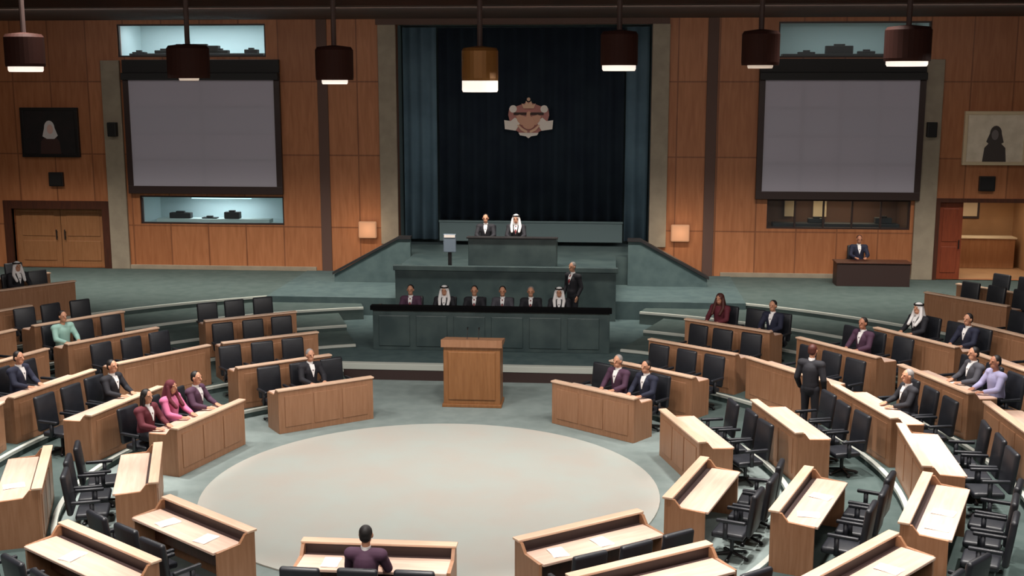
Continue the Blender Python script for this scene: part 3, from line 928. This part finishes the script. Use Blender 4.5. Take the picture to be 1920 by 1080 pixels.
def body_mesh(pose):
    J = skeleton(pose); b = MB()
    b.cap(J['pel'], J['waist'], 0.135, 0.12, 14); b.cap(J['waist'], J['chest'], 0.12, 0.13, 14)
    b.cap(J['shl'], J['shr'], 0.07, 0.07, 12); b.cap(J['chest'], J['neck'], 0.10, 0.055, 12); b.cap(J['neck'], J['head'], 0.052, 0.055, 12)
    h = J['head']
    b.ell(h + Vector((0, 0, 0.03)), (0.078, 0.095, 0.105)); b.ell(h + Vector((0, -0.03, -0.055)), (0.056, 0.058, 0.062))
    b.cap(h + Vector((0, -0.09, 0.03)), h + Vector((0, -0.112, -0.012)), 0.010, 0.016, 8)      # nose
    b.cap(h + Vector((-0.02, -0.083, -0.055)), h + Vector((0.02, -0.083, -0.055)), 0.009, 0.009, 8)   # lips
    for s, k in ((-1, 'l'), (1, 'r')):
        b.ell(h + Vector((s * 0.08, 0.005, 0.01)), (0.014, 0.022, 0.034))
        b.cap(h + Vector((s * 0.02, -0.083, 0.045)), h + Vector((s * 0.05, -0.075, 0.045)), 0.011, 0.009, 8)  # brow
        b.cap(J['sh' + k], J['el' + k], 0.054, 0.042, 12); b.cap(J['el' + k], J['wr' + k], 0.042, 0.027, 12)
        w_, hd = J['wr' + k], J['hd' + k]
        d = (hd - w_).normalized()
        side = Vector((1, 0, 0)) if pose == 'seated' else Vector((0, 1, 0))
        side = (side - d * side.dot(d)).normalized()
        nrm = d.cross(side).normalized()
        if pose == 'seated' and nrm.z > 0: nrm = -nrm
        if pose != 'seated' and nrm.x * s > 0: nrm = -nrm
        for q in (-1.5, -0.5, 0.5, 1.5):
            b.cap(w_ + side * q * 0.012, hd + side * q * 0.02, 0.017, 0.013, 8)
        for q, ln in ((-1.5, 0.062), (-0.5, 0.078), (0.5, 0.083), (1.5, 0.074)):
            p0 = hd + side * q * 0.021
            p1 = p0 + d * ln * 0.55 + nrm * 0.004 + side * q * 0.003
            p2 = p1 + d * ln * 0.38 + nrm * 0.012
            b.cap(p0, p1, 0.0095, 0.0088, 8); b.cap(p1, p2, 0.0088, 0.0075, 8)
        ts = -s if pose == 'seated' else -1
        t0 = w_ + d * 0.03 + side * ts * 0.025; t1 = t0 + d * 0.035 + side * ts * 0.022; t2 = t1 + d * 0.034 + side * ts * 0.004
        b.cap(t0, t1, 0.013, 0.011, 8); b.cap(t1, t2, 0.011, 0.009, 8)
        b.cap(J['hip' + k], J['kn' + k], 0.082, 0.056, 12); b.cap(J['kn' + k], J['an' + k], 0.055, 0.037, 12); b.cap(J['an' + k], J['toe' + k], 0.038, 0.03, 10)
    return remesh(b, 'person_body', 0.0075, 4)

def jacket_mesh(pose, skirt=True):
    J = skeleton(pose); b = MB()
    b.cap(J['pel'] + Vector((0, -0.01, 0.06)), J['waist'], 0.158, 0.15, 16); b.cap(J['waist'], J['chest'], 0.15, 0.158, 16)
    b.cap(J['shl'] + Vector((0, 0, -0.005)), J['shr'] + Vector((0, 0, -0.005)), 0.086, 0.086, 12)
    b.cap(J['chest'], J['chest'] * 0.35 + J['neck'] * 0.65, 0.13, 0.07, 14)
    for k in 'lr':
        b.cap(J['sh' + k], J['el' + k], 0.072, 0.06, 12); b.cap(J['el' + k], J['el' + k] * 0.1 + J['wr' + k] * 0.9, 0.06, 0.044, 12)
    return remesh(b, 'jacket', 0.014, 4)

def trousers_mesh(pose):
    J = skeleton(pose); b = MB()
    b.cap(J['pel'], J['waist'] * 0.6 + J['pel'] * 0.4, 0.15, 0.142, 14)
    for k in 'lr':
        b.cap(J['hip' + k], J['kn' + k], 0.097, 0.07, 12); b.cap(J['kn' + k], J['an' + k], 0.07, 0.056, 12)
    return remesh(b, 'trousers', 0.014, 4)

def shoes_mesh(pose, side):
    J = skeleton(pose); b = MB()
    k = side
    b.cap(J['an' + k] + Vector((0, 0.02, -0.035)), J['toe' + k] + Vector((0, -0.03, 0)), 0.05, 0.042, 12)
    return b.mesh('shoe', None, True)

def shirt_mesh(pose):
    J = skeleton(pose); b = MB()
    c, n = J['chest'], J['neck']
    P = [(-0.05, n.z - 0.025, -0.1), (0.05, n.z - 0.025, -0.1), (0.046, c.z + 0.06, -0.145), (0.0, c.z - 0.1, -0.172), (-0.046, c.z + 0.06, -0.145)]
    A = [b.bm.verts.new((x, c.y + y, z)) for x, z, y in P]
    B = [b.bm.verts.new((x, c.y + y + 0.05, z)) for x, z, y in P]
    b.bm.faces.new(A); b.bm.faces.new(B[::-1])
    for q in range(5): b.bm.faces.new((A[q], B[q], B[(q + 1) % 5], A[(q + 1) % 5]))
    b.lathe([(0.066, n.z - 0.035), (0.062, n.z + 0.03)], (n.x, n.y, 0), 16)
    return b.mesh('shirt_front', None, False)

def tie_mesh(pose):
    J = skeleton(pose); b = MB(); c, n = J['chest'], J['neck']
    P = [(-0.014, n.z - 0.03, -0.108), (0.014, n.z - 0.03, -0.108), (0.026, c.z - 0.02, -0.17), (0.0, c.z - 0.08, -0.178), (-0.026, c.z - 0.02, -0.17)]
    A = [b.bm.verts.new((x, c.y + y, z)) for x, z, y in P]
    B = [b.bm.verts.new((x, c.y + y + 0.02, z)) for x, z, y in P]
    b.bm.faces.new(A); b.bm.faces.new(B[::-1])
    for q in range(5): b.bm.faces.new((A[q], B[q], B[(q + 1) % 5], A[(q + 1) % 5]))
    return b.mesh('tie', None, False)

def hair_mesh(pose, style):
    h = skeleton(pose)['head']; b = MB()
    if style == 'short':
        b.ell(h + Vector((0, 0.022, 0.052)), (0.087, 0.092, 0.096)); b.ell(h + Vector((0, 0.05, 0.0)), (0.078, 0.06, 0.07))
    elif style == 'long':
        b.ell(h + Vector((0, 0.022, 0.05)), (0.094, 0.1, 0.1)); b.cap(h + Vector((0, 0.055, 0.0)), h + Vector((0, 0.08, -0.2)), 0.085, 0.075, 12)
        for s in (-1, 1): b.cap(h + Vector((s * 0.075, 0.02, 0.02)), h + Vector((s * 0.085, 0.02, -0.17)), 0.035, 0.03, 10)
    else:                            # headscarf: over the crown and down to the shoulders
        b.ell(h + Vector((0, 0.018, 0.045)), (0.1, 0.108, 0.1)); b.cap(h + Vector((0, 0.06, 0.0)), h + Vector((0, 0.1, -0.26)), 0.09, 0.13, 14)
        for s in (-1, 1):
            b.cap(h + Vector((s * 0.085, 0.01, 0.02)), h + Vector((s * 0.12, -0.03, -0.2)), 0.034, 0.045, 10)
            b.cap(h + Vector((s * 0.12, -0.03, -0.2)), h + Vector((s * 0.1, -0.16, -0.34)), 0.045, 0.035, 10)
    return remesh(b, 'headscarf' if style == 'scarf' else 'hair', 0.012, 3)

def eyes_mesh(pose, s):
    h = skeleton(pose)['head']; b = MB()
    b.ell(h + Vector((s * 0.034, -0.083, 0.025)), (0.013, 0.007, 0.008), n=10, m=6)
    return b.mesh('eye', None, True)

def cord_mesh(pose):
    h = skeleton(pose)['head']; b = MB()
    for dz in (0.085, 0.103):
        n = 20
        P = [h + Vector((0.098 * math.cos(2 * PI * i / n), 0.018 + 0.106 * math.sin(2 * PI * i / n), dz)) for i in range(n)]
        for i in range(n): b.cap(P[i], P[(i + 1) % n], 0.01, 0.01, 6, 1)
    return b.mesh('head_cord', None, True)

PM = {}
def pm(kind, pose, *a):
    key = (kind, pose) + a
    if key not in PM:
        PM[key] = {'body': body_mesh, 'jacket': jacket_mesh, 'trousers': trousers_mesh, 'shoes': shoes_mesh, 'shirt': shirt_mesh, 'tie': tie_mesh, 'hair': hair_mesh, 'eyes': eyes_mesh, 'cord': cord_mesh}[kind](pose, *a)
        if not PM[key].materials: PM[key].materials.append(None)
    return PM[key]

def person(label, loc, rz, pose='seated', top='suit', legs='suit', hair='hair', style='short', shirt='white_cloth', tie=None, skin='skin'):
    def add(name, me, m, par):
        o = put(name, me, par)
        o.material_slots[0].link = 'OBJECT'
        o.material_slots[0].material = M[m]
        return o
    p = add('person', pm('body', pose), skin, None)
    p.location = loc
    p.rotation_euler = (0, 0, rz)
    tag(p, label, 'person')
    add('jacket', pm('jacket', pose), top, p); add('trousers', pm('trousers', pose), legs, p)
    for sd in 'lr': add('shoe', pm('shoes', pose, sd), 'shoe', p)
    for sd in (-1, 1): add('eye', pm('eyes', pose, sd), 'eye', p)
    if shirt: add('shirt_front', pm('shirt', pose), shirt, p)
    if tie: add('tie', pm('tie', pose), tie, p)
    hs = add('headscarf' if style == 'scarf' else 'hair', pm('hair', pose, style), hair, p)
    if style == 'scarf' and hair == 'white_cloth': add('head_cord', pm('cord', pose), 'hair', hs)
    return p

def sit(ri, ang, k, label, **kw):
    key = '%d,%.1f,%d' % (ri, ang, k)
    if key not in SEAT: return
    ch = SEAT[key]
    a = -ch.rotation_euler.z
    d = Vector((-math.sin(a), -math.cos(a), 0)) * 0.06
    person(label, Vector(ch.location) + d, ch.rotation_euler.z, **kw)

sit(0, 180, 1, 'person with dark hair in plum jacket seated at desk facing the lectern', top='suit_plum')
sit(0, -73.5, 0, 'person in maroon top with dark hair seated at innermost ring, beside pink-clad neighbour', top='maroon', legs='suit', style='long', hair='hair')
sit(0, -73.5, 1, 'person in pink top and maroon headscarf seated at second innermost desk', top='pink', hair='maroon', style='scarf', shirt=None)
sit(0, -73.5, 2, 'person in dark plum jacket seated beside the one in pink', top='suit_plum')
sit(1, -76, 2, 'person in dark suit seated in second ring behind the maroon and pink group', top='suit')
sit(0, 37, 1, 'person in plum jacket with white shirt seated at first innermost desk, pale portrait side', top='suit_plum', hair='hair_grey')
sit(0, 37, 2, 'person in navy suit seated at the outer end of first innermost desk', top='suit_navy')
sit(0, -37, 1, 'person in dark suit with grey hair seated at first innermost desk, dark portrait side', top='suit', hair='hair_grey')
sit(3, 36, 0, 'person with auburn headscarf in maroon top seated at a fourth ring desk', top='maroon', hair='hair_brown', style='scarf', shirt=None)
sit(3, 36, 2, 'person in navy suit with white shirt seated in fourth ring near auburn headscarf', top='suit_navy')
sit(3, 70.5, 2, 'person in lavender shirt with dark hair seated high on the pale portrait side', top='lavender', shirt=None, skin='skin_b')
sit(3, 70.5, 1, 'person in grey suit seated next to the one in lavender', top='suit_grey')
sit(3, 53.5, 1, 'person in plum jacket seated alone at a fourth ring desk, pale portrait side', top='suit_plum', skin='skin_b')
sit(4, 56.5, 0, 'person with white headscarf seated in the fifth ring below the pale portrait', top='suit', hair='white_cloth', style='scarf')
sit(4, 56.5, 2, 'person in navy suit with bare head seated in the fifth ring near white headscarf', top='suit_navy')
sit(3, -55, 0, 'person in pale teal shirt seated in the fourth ring, dark portrait side', top='teal_cloth', shirt=None)
sit(6, -51.5, 1, 'person in dark suit with white headscarf seated in seventh ring, dark portrait side', top='suit', hair='white_cloth', style='scarf')
sit(2, -75, 1, 'person in navy suit seated at a third ring desk, dark portrait side', top='suit_navy')
sit(2, 75, 1, 'person in dark suit seated at a third ring desk, pale portrait side', top='suit', hair='hair_grey')

person('person in dark suit with auburn hair standing between the desk rings', (6.75, 3.25, 0.15), R(150), 'standing', hair='hair_brown', style='short')
person('person in dark suit standing at the end of the dais front', (1.98, 11.6, SZ), R(-40), 'standing', top='suit', hair='hair_grey', tie='tie')

# the row of clerks behind the bench, each on a plain chair of their own
CL = [(-2.0, 'suit_plum', 'hair', 'short', 'plum jacket, nearest bench end towards the dark portrait'), (-1.15, 'suit', 'white_cloth', 'scarf', 'dark suit and white headscarf behind the clerk bench, second along'),
      (-0.4, 'suit', 'hair', 'short', 'dark suit and white shirt behind the clerk bench, third along'), (0.3, 'suit_grey', 'hair', 'short', 'grey suit and white shirt behind the clerk bench, fourth along'),
      (1.0, 'suit', 'hair_grey', 'short', 'dark suit with grey hair behind the clerk bench, fifth along'), (1.7, 'suit', 'white_cloth', 'scarf', 'dark suit and white headscarf at bench end towards the pale portrait')]
for k, (x, tp, hr, st, lb) in enumerate(CL):
    ch = copy_tree(proto_chair)
    ch.location = (x, 9.85, SZ); ch.rotation_euler = (0, 0, 0)
    ch['label'] = 'black armchair behind the clerk bench, %s along from the dark portrait side' % ORD[k]
    ch['group'] = 'clerks armchairs'
    person('person seated in ' + lb, (x, 9.79, SZ), 0, top=tp, hair=hr, style=st, tie='tie' if st == 'short' else None)
for k, x in enumerate((-0.85, 0.0, 1.35)):
    b = MB(); b.box(-0.15, 0.15, -0.1, 0.1, 0, 0.012)
    o = b.build('paper_sheets', M['paper']); o.location = (x, 9.15, SZ + 0.711)
    tag(o, '%s white papers lying along the clerk bench from the dark portrait side' % ORD[k], 'paper', 'papers on the clerk bench')

# the presiding speaker and an aide on the dais
for x, lb in ((0.30, 'black armchair of the presiding person behind the dais desk'), (-0.55, 'black armchair of the aide beside the presiding person on the dais')):
    ch = copy_tree(proto_chair); ch.location = (x, 13.9, DZ); ch.rotation_euler = (0, 0, 0); ch['label'] = lb; ch['group'] = 'dais armchairs'
person('person in dark suit with white headscarf presiding at the dais desk', (0.30, 13.84, DZ), 0, hair='white_cloth', style='scarf', tie='tie')
person('person in dark suit with dark hair seated beside the presiding one', (-0.55, 13.84, DZ), 0, hair='hair')
b = MB(); b.box(-0.28, 0.28, -0.14, 0.14, 0, 0.03)
o = b.build('document_folder', M['paper']); o.location = (1.05, 13.15, DZ + 0.711)
tag(o, 'white document folder on the dais desk before the curtain', 'folder')

# usher's desk against the front wall
o = thing('side_desk', 'dark wooden desk with one seated person against the wall near the open doorway', 'desk', (10.6, 15.9, TOP))
b = MB(); b.box(-1.05, 1.05, 0, 0.05, 0, 0.665, 0.01); b.build('front_panel', M['frame_dark'], o)
for s in (-1, 1):
    b = MB(); b.box(min(s * 1.0, s * 1.05), max(s * 1.0, s * 1.05), 0.05, 0.6, 0, 0.67); b.build('end_panel', M['frame_dark'], o)
b = MB(); b.box(-1.08, 1.08, -0.03, 0.62, 0.67, 0.71, 0.01); b.build('desktop', M['dark_wood'], o)
ch = copy_tree(proto_chair); ch.location = (10.3, 16.75, TOP); ch.rotation_euler = (0, 0, 0); ch['label'] = 'black armchair behind the dark side desk by the wall'; ch['group'] = 'side desk armchair'
person('person in navy suit and white shirt seated at the dark side desk', (10.3, 16.69, TOP), 0, top='suit_navy', hair='hair_brown', skin='skin_b')

# ------------------------------------------------------------------ lamps
def pendant(label, x, y, z, body_m, glow_m, r, power, gh, gr):
    o = thing('pendant_lamp', label, 'lamp', (x, y, z), 0, 'pendant lamps')
    b = MB(); b.lathe([(r * 0.98, gh), (r, gh + 0.05), (r, gh + 0.5), (r * 0.9, gh + 0.55), (0.06, gh + 0.58)], n=28); b.build('lamp_body', body_m, o)
    b = MB(); b.lathe([(gr * 0.94, 0.0), (gr, 0.03), (gr, gh + 0.01)], n=28); b.build('diffuser', glow_m, o)
    b = MB(); b.lathe([(0.045, gh + 0.56), (0.045, 11.2 - z)], n=10); b.build('rod', M['rod'], o)
    b = MB(); b.lathe([(0.12, 11.14 - z), (0.12, 11.2 - z)], n=14); b.build('ceiling_cup', M['rod'], o)
    lamp_area('pendant_light', (x, y, z - 0.02), r * 1.7, power, NEUT)

PW = 150
for k, (x, z, bm_, gm, r, gh, gr) in enumerate([(-7.24, 6.94, 'lamp_body', 'glow', 0.33, 0.09, 0.29), (-4.33, 6.79, 'lamp_body', 'glow_dim', 0.36, 0.04, 0.17), (-1.78, 6.73, 'lamp_body', 'glow', 0.32, 0.07, 0.22), (0.71, 6.60, 'lamp_brass', 'glow', 0.31, 0.18, 0.305),
                                        (3.04, 6.95, 'lamp_body', 'glow', 0.31, 0.09, 0.28), (5.36, 6.99, 'lamp_body', 'glow_dim', 0.31, 0.05, 0.21), (7.72, 7.02, 'lamp_body', 'glow', 0.37, 0.08, 0.33), (9.95, 7.25, 'lamp_body', 'glow', 0.31, 0.09, 0.28)]):
    lbs = ['beside the dark portrait', 'hanging before the bright upper booth', 'hanging before the wall panels beside the curtain', 'hanging before the curtain near the emblem', 'hanging before the curtain edge towards the pale portrait', 'hanging between the wall post and the dimmer upper booth', 'hanging before the dimmer upper booth', 'hanging above the pale portrait']
    pendant(('brass' if bm_ == 'lamp_brass' else 'dark') + ' drum pendant lamp ' + lbs[k], x, 1.3, z, M[bm_], M[gm], r, PW, gh, gr)

for lb, x in (('dark', -4.62), ('pale', 5.05)):
    o = thing('wall_sconce', 'small glowing wall sconce beside the stage stairs on the %s portrait side' % lb, 'lamp', (x, WY, 2.2), 0, 'wall sconces')
    b = MB(); b.box(-0.12, 0.12, -0.05, 0, -0.2, 0.2, 0.01); b.build('back_plate', M['rod'], o)
    b = MB(); b.box(-0.28, 0.28, -0.2, -0.05, -0.26, 0.26, 0.04, 3); b.build('shade', M['sconce_glow'], o)
    l = bpy.data.lights.new('sconce_light', 'POINT'); l.energy = 10; l.color = WARM; l.shadow_soft_size = 0.25
    lo = bpy.data.objects.new('sconce_light', l); COL.objects.link(lo); lo.location = (x, WY - 0.5, 2.2)

def spot(x, y, z, power, size, blend=0.7, tgt=None, color=NEUT, soft=0.15):
    l = bpy.data.lights.new('ceiling_spot', 'SPOT'); l.energy = power; l.color = color; l.spot_size = R(size); l.spot_blend = blend; l.shadow_soft_size = soft
    o = bpy.data.objects.new('ceiling_spot', l); COL.objects.link(o); o.location = (x, y, z)
    if tgt is not None:
        o.rotation_euler = (Vector(tgt) - Vector((x, y, z))).to_track_quat('-Z', 'Y').to_euler()
    return o

# ceiling downlights in a ring over the seats (the ceiling is out of the frame)
for a in (55, 80, 105, 130, 155, 180, 205, 230, 255, 280, 305):
    k = 0.55 if (a < 75 or a > 285) else 1.0
    spot(6.7 * math.sin(R(a)), 6.7 * math.cos(R(a)), 11.1, 4200 * k, 34, 0.6)
for a in (62, 85, 108, 131, 229, 252, 275, 298):
    k = 0.5 if (a < 75 or a > 285) else 1.0
    spot(10.2 * math.sin(R(a)), 10.2 * math.cos(R(a)), 11.1, 4100 * k, 36, 0.5)
# unseen fill strips added under the front soffit, tilted to brighten the wall
lamp_area('soffit_fill', (0.0, 11.4, CEIL - 0.06), 34, 1300, (1.0, 0.92, 0.82), rot=(R(20), 0, 0), size_y=0.5, spread=R(66))
lamp_area('soffit_fill', (0.0, 11.4, CEIL - 0.05), 34, 290, (1.0, 0.92, 0.84), rot=(R(50), 0, 0), size_y=0.4)  # weaker broad fill, added to lift the upper wall
# unseen fill over the rear seats, added to brighten desk ends facing the camera
lamp_area('rear_fill', (0.0, -15.0, 11.1), 26, 2000, NEUT, size_y=2.0)

wd = bpy.data.worlds.new('world'); SC.world = wd; wd.use_nodes = True
wd.node_tree.nodes['Background'].inputs[0].default_value = (0.3, 0.33, 0.36, 1)
wd.node_tree.nodes['Background'].inputs[1].default_value = 0.05

vs = SC.view_settings
vs.view_transform = 'Standard'; vs.look = 'None'; vs.gamma = 1.0; vs.exposure = 0.0; vs.use_curve_mapping = False
SC.cycles.use_denoising = True
SC.cycles.max_bounces = 8
SC.cycles.sample_clamp_indirect = 4
